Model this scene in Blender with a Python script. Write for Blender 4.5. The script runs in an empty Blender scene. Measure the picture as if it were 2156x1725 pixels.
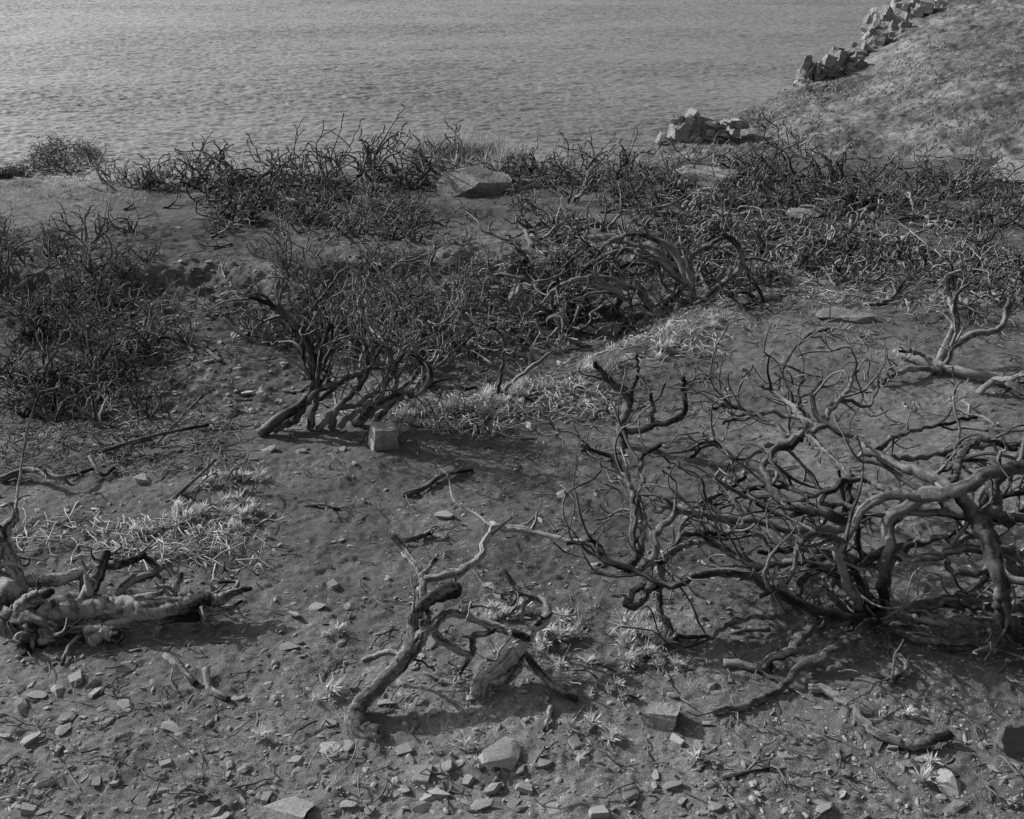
import bpy, math, random
import numpy as np
from mathutils import Vector, Matrix, Euler

random.seed(7)
RS = np.random.RandomState(11)
SC = bpy.context.scene
COL = SC.collection

# ------------------------------------------------------------------ survey geometry
PITCH = math.radians(24.0); FOC = 2312.0; CH = 3.0
FW = np.array([0, math.cos(PITCH), -math.sin(PITCH)])
UP = np.array([0, math.sin(PITCH), math.cos(PITCH)])

def ray(u, v):
    return FW + np.array([1.0, 0, 0]) * ((u - 1078) / FOC) + UP * ((862.5 - v) / FOC)

# ------------------------------------------------------------------ noise
PT = RS.rand(256, 256)
def vn(x, y, s=0):
    x = np.asarray(x, dtype=float); y = np.asarray(y, dtype=float)
    xi = np.floor(x).astype(int); yi = np.floor(y).astype(int)
    fx = x - xi; fy = y - yi
    fx = fx * fx * (3 - 2 * fx); fy = fy * fy * (3 - 2 * fy)
    a = (xi + s * 37) & 255; b = (yi + s * 91) & 255; a1 = (a + 1) & 255; b1 = (b + 1) & 255
    return (PT[a, b] * (1 - fx) + PT[a1, b] * fx) * (1 - fy) + (PT[a, b1] * (1 - fx) + PT[a1, b1] * fx) * fy
def fbm(x, y, o=4, s=0):
    t = 0; a = 1.0; w = 0
    for i in range(o):
        t = t + a * vn(x * 2 ** i + 17.3 * i, y * 2 ** i + 5.1 * i, s + i); w += a; a *= 0.5
    return t / w
def sm(a, b, x):
    t = np.clip((x - a) / (b - a), 0, 1)
    return t * t * (3 - 2 * t)

def bank_y(x):
    return 11.3 + 0.10 * x + .6 * (vn(x * 1.3, x * 0 + 3.2, 4) - .5) + .35 * (vn(x * 3.1, x * 0 + 1.2, 5) - .5)
def H(x, y):
    x = np.asarray(x, dtype=float); y = np.asarray(y, dtype=float)
    z = -0.045 * np.maximum(y - 6, 0)
    z = z + 0.22 * (fbm(x * .35 + 3, y * .35, 3, 1) - .5) * sm(3, 9, y)
    z = z + 0.09 * (fbm(x * 1.2, y * 1.2, 3, 2) - .5)
    yr = np.interp(x, [-6, -3.5, -1.56, -.25, 1.0, 1.7, 2.6, 4], [6.1, 6.05, 6.3, 6.85, 8.0, 8.8, 10, 11])
    yb = bank_y(x)
    hol = sm(0, 1.7, y - yr) * sm(3.0, 1.0, x)
    z = z - hol * (0.33 * sm(-.2, 3.0, yb - y) + 0.13 * sm(0, .45, yb - y))
    ye = np.interp(x, [-10, -7, -3, 0, 4, 9, 14], [15.3, 16, 17, 17.6, 17.8, 18.2, 18.5]) + .8 * (vn(x * .9, x * 0, 6) - .5)
    e = np.maximum(y - ye, 0)
    return z - 0.5 * e ** 1.6
def Hm(x, y):
    z = H(x, y)
    near = sm(22, 9, y)
    z = z + 0.034 * (fbm(x * 4, y * 4, 3, 8) - .5)
    c = fbm(x * 15, y * 15, 3, 9)
    z = z + 0.045 * np.maximum(c - .58, 0) + 0.011 * (vn(x * 46, y * 46, 12) - .5) * near + .006 * (vn(x * 24, y * 24, 13) - .5)
    yb = bank_y(x)
    bank = sm(-.3, .2, yb - y) * sm(1.6, .6, yb - y) * sm(2, 0, x)
    hol = sm(6.5, 7.5, y) * sm(14.5, 12.5, y) * sm(1.5, 0, x)
    z = z + bank * .10 * (fbm(x * 3.7 + y * 2, y * 5 - x, 4, 14) - .5) + (bank + .8 * hol) * .07 * (fbm(x * 9 + y * 3, y * 11 - x * 4, 3, 15) - .5)
    return z

YS = np.geomspace(1.8, 24, 420)
def hit(u, v, lift=0.0):
    d = ray(u, v); t = YS / d[1]
    X = d[0] * t; Z = CH + d[2] * t
    df = Z - (H(X, YS) + lift)
    idx = np.where(df < 0)[0]
    i = idx[0] if len(idx) else 395
    i = max(i, 1)
    f = df[i - 1] / (df[i - 1] - df[i]) if df[i] < 0 else 0.5
    y = YS[i - 1] + (YS[i] - YS[i - 1]) * f
    tt = y / d[1]
    return np.array([d[0] * tt, y, CH + d[2] * tt])
def at_y(u, v, y):
    d = ray(u, v); return np.array([0, 0, CH]) + d * (y / d[1])
def gz(x, y): return float(H(x, y))
def mpp(p):   # metres per surveyed unit at p
    return float(np.dot(np.array(p) - np.array([0, 0, CH]), FW)) / FOC

# ------------------------------------------------------------------ mesh helpers
def mk_mesh(name, V, F, smooth=True, tone=None):
    me = bpy.data.meshes.new(name)
    V = np.asarray(V, dtype=np.float32)
    me.vertices.add(len(V)); me.vertices.foreach_set("co", V.ravel())
    F = [np.asarray(f, dtype=np.int32) for f in F if len(f)]
    li = np.concatenate([f.ravel() for f in F])
    tot = np.concatenate([np.full(len(f), f.shape[1], dtype=np.int32) for f in F])
    st = np.concatenate([[0], np.cumsum(tot)[:-1]]).astype(np.int32)
    me.loops.add(len(li)); me.loops.foreach_set("vertex_index", li)
    me.polygons.add(len(tot)); me.polygons.foreach_set("loop_start", st)
    me.polygons.foreach_set("use_smooth", np.full(len(tot), smooth, dtype=bool))
    me.update(calc_edges=True)
    if tone is not None:
        at = me.attributes.new("tone", 'FLOAT', 'POINT')
        at.data.foreach_set("value", np.asarray(tone, dtype=np.float32))
    me.validate()
    return me
def add_obj(name, me, mat=None, label=None, cat=None, kind=None, group=None):
    if mat is not None and len(me.materials) == 0: me.materials.append(mat)
    o = bpy.data.objects.new(name, me); COL.objects.link(o)
    if label: o["label"] = label
    if cat: o["category"] = cat
    if kind: o["kind"] = kind
    if group: o["group"] = group
    return o

class Tubes:
    def __init__(s): s.c = {}
    def add(s, P, R, sides=5):
        s.c.setdefault((len(P), sides), []).append((P, R))
    def build(s, rough=0.12, seed=1):
        rs = np.random.RandomState(seed)
        Vs = []; Q = []; Tr = []; To = []; off = 0
        for (N, S), L in s.c.items():
            P = np.array([l[0] for l in L]); R = np.array([l[1] for l in L]); C = len(L)
            T = np.gradient(P, axis=1); T /= np.linalg.norm(T, axis=2, keepdims=True) + 1e-9
            n = np.cross(T[:, 0], rs.randn(C, 3)); n /= np.linalg.norm(n, axis=1, keepdims=True) + 1e-9
            Ns = [n]
            for i in range(1, N):
                n = n - T[:, i] * np.sum(n * T[:, i], axis=1, keepdims=True)
                n /= np.linalg.norm(n, axis=1, keepdims=True) + 1e-9
                Ns.append(n)
            Nn = np.stack(Ns, 1); B = np.cross(T, Nn)
            th = np.arange(S) * 2 * math.pi / S
            ii = np.arange(N)
            if S >= 9:
                # fibrous strands that spiral slowly and change gradually along the wood
                sp = ii * .05 * 10.0 / 10
                ang = (th[None, None] + sp[None, :, None]) / (2 * math.pi) * S
                tabs = rs.rand(C, 5, S)
                seg = ii / (N - 1) * 3.999; s0 = seg.astype(int); fr = sm(0, 1, seg - s0)[None, :, None]
                a0 = np.floor(ang).astype(int); fa = (ang - a0)
                def samp(k):
                    ci = np.arange(C)[:, None, None]
                    kk = k[None, :, None]
                    A = tabs[ci, kk, (a0 % S) + np.zeros((C, 1, 1), int)]; Bv = tabs[ci, kk, ((a0 + 1) % S) + np.zeros((C, 1, 1), int)]
                    return A * (1 - fa) + Bv * fa
                strand = samp(s0) * (1 - fr) + samp(s0 + 1) * fr
                strand = strand * .85 + .15 * rs.rand(C, N, S)
                ph = rs.rand(C, 1, 1) * 6.28
                mod = 1 + rough * (.7 * np.sin(2 * (th[None, None] + sp[None, :, None]) + ph) + 4.2 * (strand - .5) + .25 * (rs.rand(C, N, 1) - .5))
                endc = sm(.72, 1.0, ii / (N - 1))[None, :, None] * .55
            else:
                thr = th[None, None] + .12 * ii[None, :, None] + np.zeros((C, 1, 1)); ph = rs.rand(C, 1, 1) * 6.28
                strand = rs.rand(C, 1, S) + np.zeros((C, N, 1)); endc = 0
                mod = 1 + rough * (.8 * np.sin(2 * thr + ph) + .6 * (rs.rand(C, N, S) - .5) + .9 * (rs.rand(C, N, 1) - .5))
            rr = R[:, :, None] * mod
            ring = P[:, :, None, :] + rr[..., None] * (np.cos(th)[None, None, :, None] * Nn[:, :, None, :] + np.sin(th)[None, None, :, None] * B[:, :, None, :])
            V = ring.reshape(C, N * S, 3)
            V = np.concatenate([V, P[:, :1] - T[:, :1] * R[:, :1, None] * .3, P[:, -1:] + T[:, -1:] * R[:, -1:, None] * .6], 1)
            nv = N * S + 2
            tone = .25 * rs.rand(C, 1, 1) + .75 * strand + .08 * rs.rand(C, N, 1) + .2 * (rs.rand(C, N, S) - .5) - endc
            tone = np.concatenate([tone.reshape(C, N * S), np.full((C, 2), .5)], 1)
            i0, j0 = np.meshgrid(np.arange(N - 1), np.arange(S), indexing='ij')
            j1 = (j0 + 1) % S
            q = np.stack([i0 * S + j0, i0 * S + j1, (i0 + 1) * S + j1, (i0 + 1) * S + j0], -1).reshape(-1, 4)
            j = np.arange(S); jj = (j + 1) % S
            t = np.concatenate([np.stack([jj, j, np.full(S, N * S)], 1), np.stack([(N - 1) * S + j, (N - 1) * S + jj, np.full(S, N * S + 1)], 1)])
            base = (off + np.arange(C) * nv)[:, None, None]
            Q.append((q[None] + base).reshape(-1, 4)); Tr.append((t[None] + base).reshape(-1, 3))
            Vs.append(V.reshape(-1, 3)); To.append(tone.ravel()); off += C * nv
        return np.concatenate(Vs), [np.concatenate(Q), np.concatenate(Tr)], np.concatenate(To)

def rv(rng):
    v = np.array([rng.gauss(0, 1), rng.gauss(0, 1), rng.gauss(0, 1)]); return v / (np.linalg.norm(v) + 1e-9)
def nrm(v): return v / (np.linalg.norm(v) + 1e-9)

def grow(tb, p, d, L, r, lvl, maxl, rng, o, ground=None):
    N = 10; step = 1.0 / (N - 1)
    ax = rv(rng); k = rng.uniform(.2, 1) * o['curl']
    P = [p.copy()]; D = [d]
    for i in range(1, N):
        kink = o['wig'] * (2.3 if rng.random() < .22 else .65)
        d = nrm(d + step * (np.cross(ax, d) * k * (1 + 1.2 * i * step) + np.array([0, 0, 1]) * o['up']) + rv(rng) * kink)
        p = p + d * L * step
        g = 0.01 if ground is None else ground(p[0], p[1]) + .01
        if p[2] < g: p[2] = g; d = nrm(np.array([d[0], d[1], abs(d[2]) * .4 + .05]))
        P.append(p.copy()); D.append(d)
    tip = .5 if lvl < maxl else .4
    R = [max(r * (1 - (1 - tip) * (i * step)), .0011 * o.get('ms', 1)) for i in range(N)]
    tb.add(np.array(P), np.array(R), 7 if lvl == 0 else (5 if lvl == 1 else 4))
    if lvl < maxl:
        nc = o['nc'][min(lvl, len(o['nc']) - 1)]
        nc = rng.randint(max(1, nc - 1), nc + 1)
        for c in range(nc):
            t = rng.uniform(.28, 1.0) if c else 0.98
            i = min(N - 1, int(t * (N - 1) + .5))
            perp = nrm(np.cross(D[i], rv(rng)))
            sp = rng.uniform(.35, 1.0) * o['spread']
            grow(tb, P[i], nrm(D[i] + perp * sp), L * rng.uniform(.45, .8), R[i] * .8, lvl + 1, maxl, rng, o, ground)

def catmull(pts, N):
    pts = np.array(pts, dtype=float)
    K = len(pts)
    ext = np.vstack([2 * pts[0] - pts[1], pts, 2 * pts[-1] - pts[-2]])
    seg = np.linalg.norm(np.diff(pts[:, :3], axis=0), axis=1); cum = np.concatenate([[0], np.cumsum(seg)])
    out = []
    for s in np.linspace(0, cum[-1], N):
        i = min(K - 2, max(0, int(np.searchsorted(cum, s, side='right') - 1)))
        t = (s - cum[i]) / (seg[i] + 1e-9)
        a, b, c, d = ext[i], ext[i + 1], ext[i + 2], ext[i + 3]
        out.append(.5 * ((2 * b) + (-a + c) * t + (2 * a - 5 * b + 4 * c - d) * t * t + (-a + 3 * b - 3 * c + d) * t ** 3))
    return np.array(out)

# ------------------------------------------------------------------ materials
def new_mat(name):
    m = bpy.data.materials.new(name); m.use_nodes = True
    nt = m.node_tree; b = nt.nodes["Principled BSDF"]
    b.inputs["Specular IOR Level"].default_value = .25
    return m, nt, b
def N_(nt, t, **kw):
    n = nt.nodes.new(t)
    for k, v in kw.items(): setattr(n, k, v)
    return n
def ramp(nt, stops):
    r = nt.nodes.new("ShaderNodeValToRGB"); e = r.color_ramp.elements
    while len(e) < len(stops): e.new(.5)
    for i, (p, c) in enumerate(stops):
        e[i].position = p; e[i].color = (c, c, c, 1)
    return r
def noise(nt, vec, scale, detail=4, rough=.6):
    n = nt.nodes.new("ShaderNodeTexNoise"); n.inputs["Scale"].default_value = scale
    n.inputs["Detail"].default_value = detail; n.inputs["Roughness"].default_value = rough
    nt.links.new(vec, n.inputs["Vector"]); return n
def math_(nt, op, a, b=None, c=None):
    n = nt.nodes.new("ShaderNodeMath"); n.operation = op
    for i, x in enumerate([a, b, c]):
        if x is None: continue
        if isinstance(x, (int, float)): n.inputs[i].default_value = x
        else: nt.links.new(x, n.inputs[i])
    return n.outputs[0]
def bump(nt, h, dist, strength, b, prev=None):
    n = nt.nodes.new("ShaderNodeBump"); n.inputs["Distance"].default_value = dist; n.inputs["Strength"].default_value = strength
    nt.links.new(h, n.inputs["Height"])
    if prev is not None: nt.links.new(prev, n.inputs["Normal"])
    nt.links.new(n.outputs[0], b.inputs["Normal"]); return n.outputs[0]

def soil_mat():
    m, nt, b = new_mat("charred_soil"); b.inputs["Roughness"].default_value = 1; b.inputs["Specular IOR Level"].default_value = .1
    g = N_(nt, "ShaderNodeNewGeometry").outputs["Position"]
    n1 = noise(nt, g, 1.3, 5); n2 = noise(nt, g, 14, 6, .7); n3 = noise(nt, g, 100, 4, .75)
    at = N_(nt, "ShaderNodeAttribute", attribute_name="tone").outputs["Fac"]
    s = math_(nt, 'MULTIPLY', n1.outputs["Fac"], .26)
    s = math_(nt, 'MULTIPLY_ADD', n2.outputs["Fac"], .34, s)
    s = math_(nt, 'MULTIPLY_ADD', n3.outputs["Fac"], .40, s)
    r = ramp(nt, [(.34, .05), (.47, .118), (.56, .17), (.65, .52)])
    nt.links.new(s, r.inputs[0])
    mx = N_(nt, "ShaderNodeMix", data_type='RGBA', blend_type='MULTIPLY'); mx.inputs[0].default_value = 1
    nt.links.new(r.outputs[0], mx.inputs[6]); nt.links.new(at, mx.inputs[7])
    nt.links.new(mx.outputs[2], b.inputs["Base Color"])
    p = bump(nt, n2.outputs["Fac"], .028, .7, b)
    bump(nt, n3.outputs["Fac"], .013, 1.0, b, p)
    return m
def bark_mat(name, lo, hi):
    m, nt, b = new_mat(name); b.inputs["Roughness"].default_value = .8
    tc = N_(nt, "ShaderNodeTexCoord").outputs["Object"]
    n = noise(nt, tc, 90, 5, .75); n2 = noise(nt, tc, 8, 5, .7)
    at = N_(nt, "ShaderNodeAttribute", attribute_name="tone").outputs["Fac"]
    oi = N_(nt, "ShaderNodeObjectInfo").outputs["Random"]
    s = math_(nt, 'MULTIPLY', at, .70)
    s = math_(nt, 'MULTIPLY_ADD', n.outputs["Fac"], .50, s)
    s = math_(nt, 'MULTIPLY_ADD', n2.outputs["Fac"], .65, s)
    s = math_(nt, 'MULTIPLY_ADD', oi, .08, s)
    s = math_(nt, 'SUBTRACT', s, .14)
    r = ramp(nt, [(.60, lo), (.80, lo * .65 + hi * .35), (.97, hi)])
    nt.links.new(s, r.inputs[0]); nt.links.new(r.outputs[0], b.inputs["Base Color"])
    bump(nt, n.outputs["Fac"], .014, 1.0, b)
    return m
def rock_mat(name, lo, hi, scale=6, bd=.02):
    m, nt, b = new_mat(name); b.inputs["Roughness"].default_value = .9
    tc = N_(nt, "ShaderNodeTexCoord").outputs["Object"]
    n = noise(nt, tc, scale, 8, .65); n2 = noise(nt, tc, scale * 7, 5, .7)
    oi = N_(nt, "ShaderNodeObjectInfo").outputs["Random"]
    s = math_(nt, 'MULTIPLY', n.outputs["Fac"], .6)
    s = math_(nt, 'MULTIPLY_ADD', n2.outputs["Fac"], .3, s)
    s = math_(nt, 'MULTIPLY_ADD', oi, .22, s)
    r = ramp(nt, [(.38, lo), (.55, (lo + hi) / 2), (.75, hi)])
    nt.links.new(s, r.inputs[0]); nt.links.new(r.outputs[0], b.inputs["Base Color"])
    p = bump(nt, n.outputs["Fac"], bd, .9, b); bump(nt, n2.outputs["Fac"], bd * .4, .9, b, p)
    return m
def leaf_mat(name, lo, hi, tr=.3):
    m, nt, b = new_mat(name); b.inputs["Roughness"].default_value = .6
    at = N_(nt, "ShaderNodeAttribute", attribute_name="tone").outputs["Fac"]
    oi = N_(nt, "ShaderNodeObjectInfo").outputs["Random"]
    s = math_(nt, 'MULTIPLY_ADD', oi, .35, math_(nt, 'MULTIPLY', at, .65))
    r = ramp(nt, [(0, lo), (1, hi)]); nt.links.new(s, r.inputs[0]); nt.links.new(r.outputs[0], b.inputs["Base Color"])
    if tr:
        t = nt.nodes.new("ShaderNodeBsdfTranslucent"); nt.links.new(r.outputs[0], t.inputs[0])
        mx = nt.nodes.new("ShaderNodeMixShader"); mx.inputs[0].default_value = tr
        nt.links.new(b.outputs[0], mx.inputs[1]); nt.links.new(t.outputs[0], mx.inputs[2])
        nt.links.new(mx.outputs[0], nt.nodes["Material Output"].inputs[0])
    return m
M_SOIL = soil_mat()
M_BARK = bark_mat("charred_bark", .014, .25)
M_BARKL = bark_mat("bared_grey_wood", .016, .36)
M_BARKD = bark_mat("black_char_bark", .012, .16)
M_ROCK = rock_mat("pale_stone", .18, .48, 14, .010)
M_BOULD = rock_mat("boulder_stone", .09, .28, 3, .08)
M_DARKR = rock_mat("dark_stone", .06, .16, 4, .05)
M_CLIFF = rock_mat("outcrop_stone", .10, .38, 1.1, .25)
M_LEAF = leaf_mat("pale_leaf", .30, .74)
M_STALK = leaf_mat("dry_stalk", .14, .48, 0)
M_GRASS = leaf_mat("dry_grass_blade", .16, .46)
M_BUSH = leaf_mat("dark_bush_leaf", .03, .10)
M_HGR = leaf_mat("hill_grass_blade", .10, .26, 0)

# ------------------------------------------------------------------ ground
def build_ground():
    ny, nx = 900, 840
    ys = np.concatenate([np.linspace(-3, 2.4, 40), np.geomspace(2.42, 20, ny - 100), np.linspace(20.2, 38, 60)])
    s = np.linspace(-1, 1, nx)
    Y = np.repeat(ys[:, None], nx, 1); X = s[None] * (2.0 + 0.66 * np.maximum(Y, 0))
    Z = Hm(X, Y)
    tone = .95 + .8 * (fbm(X * .8, Y * .8, 3, 20) - .5) + .5 * (fbm(X * 4, Y * 4, 3, 22) - .5)
    tone += .50 * sm(5.0, 3.2, Y) * sm(1.8, -1.0, X)
    tone += 1.3 * sm(14.4, 15.2, Y + .15 * X) * sm(-3.5, -5, X)
    tone -= .25 * sm(10.5, 11.5, Y) * sm(-6, -4, X)
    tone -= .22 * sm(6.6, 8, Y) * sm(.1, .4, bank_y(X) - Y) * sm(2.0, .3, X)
    V = np.stack([X, Y, Z], -1).reshape(-1, 3)
    i, j = np.meshgrid(np.arange(len(ys) - 1), np.arange(nx - 1), indexing='ij')
    q = np.stack([i * nx + j, i * nx + j + 1, (i + 1) * nx + j + 1, (i + 1) * nx + j], -1).reshape(-1, 4)
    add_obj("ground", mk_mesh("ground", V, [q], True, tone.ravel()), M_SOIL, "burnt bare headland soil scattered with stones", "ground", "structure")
build_ground()

# ------------------------------------------------------------------ sea (real wave relief)
def build_sea():
    m, nt, b = new_mat("sea_water")
    b.inputs["Roughness"].default_value = .22; b.inputs["IOR"].default_value = 1.33; b.inputs["Specular IOR Level"].default_value = .5
    g = N_(nt, "ShaderNodeNewGeometry").outputs["Position"]
    a = noise(nt, g, .02, 3, .5); r = ramp(nt, [(.3, .11), (.7, .16)]); nt.links.new(a.outputs["Fac"], r.inputs[0]); nt.links.new(r.outputs[0], b.inputs["Base Color"])
    ys = np.concatenate([[10, 60, 110], np.geomspace(140, 1100, 1500), np.geomspace(1130, 30000, 24)])
    nx = 1100; s = np.linspace(-1, 1, nx)
    Y = np.repeat(ys[:, None], nx, 1); X = s[None] * (40 + .56 * Y)
    c, sn = math.cos(.10), math.sin(.10); U = X * c + Y * sn; W = -X * sn + Y * c
    c2, s2 = math.cos(-.25), math.sin(-.25); U2 = X * c2 + Y * s2; W2 = -X * s2 + Y * c2
    Z = .6 * (fbm(U * .03, W * .06, 2, 50) - .5)
    Z += .30 * (vn(U * .14, W * .34, 52) - .5)
    Z += .38 * (vn(U * .36 + 3, W * .72, 53) - .5)
    Z += .34 * (vn(U2 * .7, W2 * 1.3, 54) - .5) + .22 * (vn(U * 1.4, W * 2.3, 55) - .5)
    gust = .40 + 1.0 * fbm(U * .008, W * .02, 3, 56)
    Z *= gust * sm(1400, 700, Y) * sm(100, 140, Y)
    Z += -40
    V = np.stack([X, Y, Z], -1).reshape(-1, 3)
    i, j = np.meshgrid(np.arange(len(ys) - 1), np.arange(nx - 1), indexing='ij')
    q = np.stack([i * nx + j, i * nx + j + 1, (i + 1) * nx + j + 1, (i + 1) * nx + j], -1).reshape(-1, 4)
    add_obj("sea", mk_mesh("sea", V, [q], True), m, "rippled grey open sea below the cliff", "sea", "structure")
build_sea()

# ------------------------------------------------------------------ hill
RIDGE = [(1200, 385, 27), (1300, 336, 30), (1400, 288, 32), (1520, 248, 35), (1600, 216, 38), (1670, 180, 40), (1720, 150, 43), (1830, 80, 47), (1885, 32, 50), (2000, -10, 53), (2156, -40, 56), (2500, -90, 60), (2900, -140, 62)]
RP = np.array([at_y(u, v, y) for u, v, y in RIDGE])
def build_hill():
    nt_, nn, nf = 560, 420, 60
    R = catmull(RP, nt_)
    R[:, 2] += .30 * (fbm(np.arange(nt_) * .05, np.zeros(nt_), 3, 30) - .5)
    foot = np.stack([R[:, 0] * .62 + 1.2 + .0 * R[:, 1], 19.6 + .04 * (R[:, 1] - 28), np.full(nt_, -3.1)], 1)
    far = R + np.array([-18, 13, 0]); far[:, 2] = -42
    s = np.linspace(0, 1, nn)
    A = foot[:, None] * (1 - s)[None, :, None] + R[:, None] * s[None, :, None]
    A[..., 2] += .7 * np.sin(s * math.pi)[None] * np.linspace(.2, 1, nt_)[:, None]
    s2 = np.linspace(0, 1, nf + 1)[1:]
    Bm = R[:, None] * (1 - s2)[None, :, None] + far[:, None] * s2[None, :, None]
    P = np.concatenate([A, Bm], 1)
    X, Y = P[..., 0], P[..., 1]
    n = .5 * (fbm(X * .22, Y * .22, 3, 31) - .5) + .42 * (fbm(X * .35 + Y * .5, Y * .35 - X * .3, 4, 32) - .5) + .18 * (fbm(X * 3, Y * 3, 3, 33) - .5)
    edge = np.ones(nn + nf); edge[:nn] = .35 + .65 * sm(1, .85, s)
    P[..., 2] += n * edge[None]
    tone = .98 + 1.4 * (fbm(X * .5 - Y * .25, Y * .5, 4, 35) - .5)
    W = nn + nf
    i, j = np.meshgrid(np.arange(nt_ - 1), np.arange(W - 1), indexing='ij')
    q = np.stack([i * W + j, (i + 1) * W + j, (i + 1) * W + j + 1, i * W + j + 1], -1).reshape(-1, 4)
    m, nt, b = new_mat("hill_turf"); b.inputs["Roughness"].default_value = 1; b.inputs["Specular IOR Level"].default_value = .1
    g = N_(nt, "ShaderNodeNewGeometry").outputs["Position"]
    n1 = noise(nt, g, .6, 6, .65); n2 = noise(nt, g, 5, 5, .7)
    at = N_(nt, "ShaderNodeAttribute", attribute_name="tone").outputs["Fac"]
    sN = math_(nt, 'MULTIPLY_ADD', n2.outputs["Fac"], .5, math_(nt, 'MULTIPLY', n1.outputs["Fac"], .5))
    r = ramp(nt, [(.36, .06), (.5, .145), (.64, .27)]); nt.links.new(sN, r.inputs[0])
    mx = N_(nt, "ShaderNodeMix", data_type='RGBA', blend_type='MULTIPLY'); mx.inputs[0].default_value = 1
    nt.links.new(r.outputs[0], mx.inputs[6]); nt.links.new(at, mx.inputs[7]); nt.links.new(mx.outputs[2], b.inputs["Base Color"])
    p = bump(nt, n1.outputs["Fac"], .3, .5, b); bump(nt, n2.outputs["Fac"], .15, .8, b, p)
    add_obj("hill", mk_mesh("hill", P.reshape(-1, 3), [q], True, tone.ravel()), m, "grassy hillside spur sloping down to the sea", "hill", "structure")
    k = 34000; rs = np.random.RandomState(5)
    ii = rs.randint(0, nt_ - 1, k); jj = rs.randint(20, nn - 1, k)
    base = P[ii, jj] + rs.randn(k, 3) * np.array([.08, .08, 0])
    keep = fbm(base[:, 0] * .8 + base[:, 1] * .4, base[:, 1] * .6, 3, 41) > .47
    base = base[keep]; k = len(base)
    h = rs.uniform(.02, .09, k); w = rs.uniform(.012, .035, k)
    a = rs.rand(k) * 6.28
    dx = np.stack([np.cos(a), np.sin(a), 0 * a], 1) * w[:, None]
    lean = np.stack([rs.randn(k) * .7 + .3, rs.randn(k) * .5, np.ones(k)], 1) * h[:, None]
    V = np.stack([base - dx - [0, 0, .02], base + dx - [0, 0, .02], base + lean], 1).reshape(-1, 3)
    add_obj("hill_grass", mk_mesh("hill_grass", V, [np.arange(3 * k).reshape(k, 3)], False, np.repeat(rs.rand(k), 3)), M_HGR, "short dry grass tufts covering the hillside", "grass", "stuff")
build_hill()

# ------------------------------------------------------------------ rocks
def ico(sub):
    import bmesh
    bm = bmesh.new(); bmesh.ops.create_icosphere(bm, subdivisions=sub, radius=1)
    V = np.array([v.co[:] for v in bm.verts]); F = np.array([[v.index for v in f.verts] for f in bm.faces]); bm.free()
    return V, F
ICO = {k: ico(k) for k in (1, 3, 4, 5)}
def rock_verts(sub, rs, planes=9, dmin=.5, dmax=.85, rough=.03, strata=0, block=False):
    V, F = ICO[sub]; V = V.copy() * 1.15
    ns = rs.randn(planes, 3); ds = rs.uniform(dmin, dmax, planes)
    ns[0] = [rs.randn() * .2, rs.randn() * .2, 1]
    if block:
        V *= 1.15
        ns = np.vstack([np.array([[1, 0, 0], [-1, 0, 0], [0, 1, 0], [0, -1, 0], [0, 0, 1], [0, 0, -1]]) + rs.randn(6, 3) * .12, rs.randn(3, 3)])
        ds = np.concatenate([rs.uniform(.58, .72, 6), rs.uniform(.8, 1.0, 3)])
    ns /= np.linalg.norm(ns, axis=1, keepdims=True)
    for n, d in zip(ns, ds):
        e = V @ n - d; e = np.maximum(e, 0); V -= e[:, None] * n[None]
    a, b = rs.rand(2) * 50
    f = fbm(V[:, 0] * 2.5 + V[:, 2] * 2 + a, V[:, 1] * 2.5 - V[:, 2] * 1.3 + b, 4, rs.randint(50)) - .5
    V *= (1 + rough * 2 * f)[:, None]
    if strata:
        V[:, :2] *= (1 + strata * (vn(V[:, 2] * 7 + a, V[:, 2] * 0 + b) - .5))[:, None]
    return V, F
STONES = []
for k in range(20):
    rs = np.random.RandomState(100 + k)
    V, F = rock_verts(3, rs, rs.randint(7, 12), .35, .8, .06, .04, k % 4 == 0)
    V *= np.array([1, rs.uniform(.5, .9), rs.uniform(.32, .55)]) * .66
    me = mk_mesh("stone", V, [F], False); me.materials.append(M_ROCK); STONES.append(me)
def place(name, me, p, scale, rz, tilt=(0, 0), label=None, cat=None, group=None):
    o = bpy.data.objects.new(name, me); COL.objects.link(o)
    o.location = p; o.scale = scale if hasattr(scale, '__len__') else (scale,) * 3
    o.rotation_euler = (tilt[0], tilt[1], rz)
    o["label"] = label; o["category"] = cat
    if group: o["group"] = group
    return o
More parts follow.
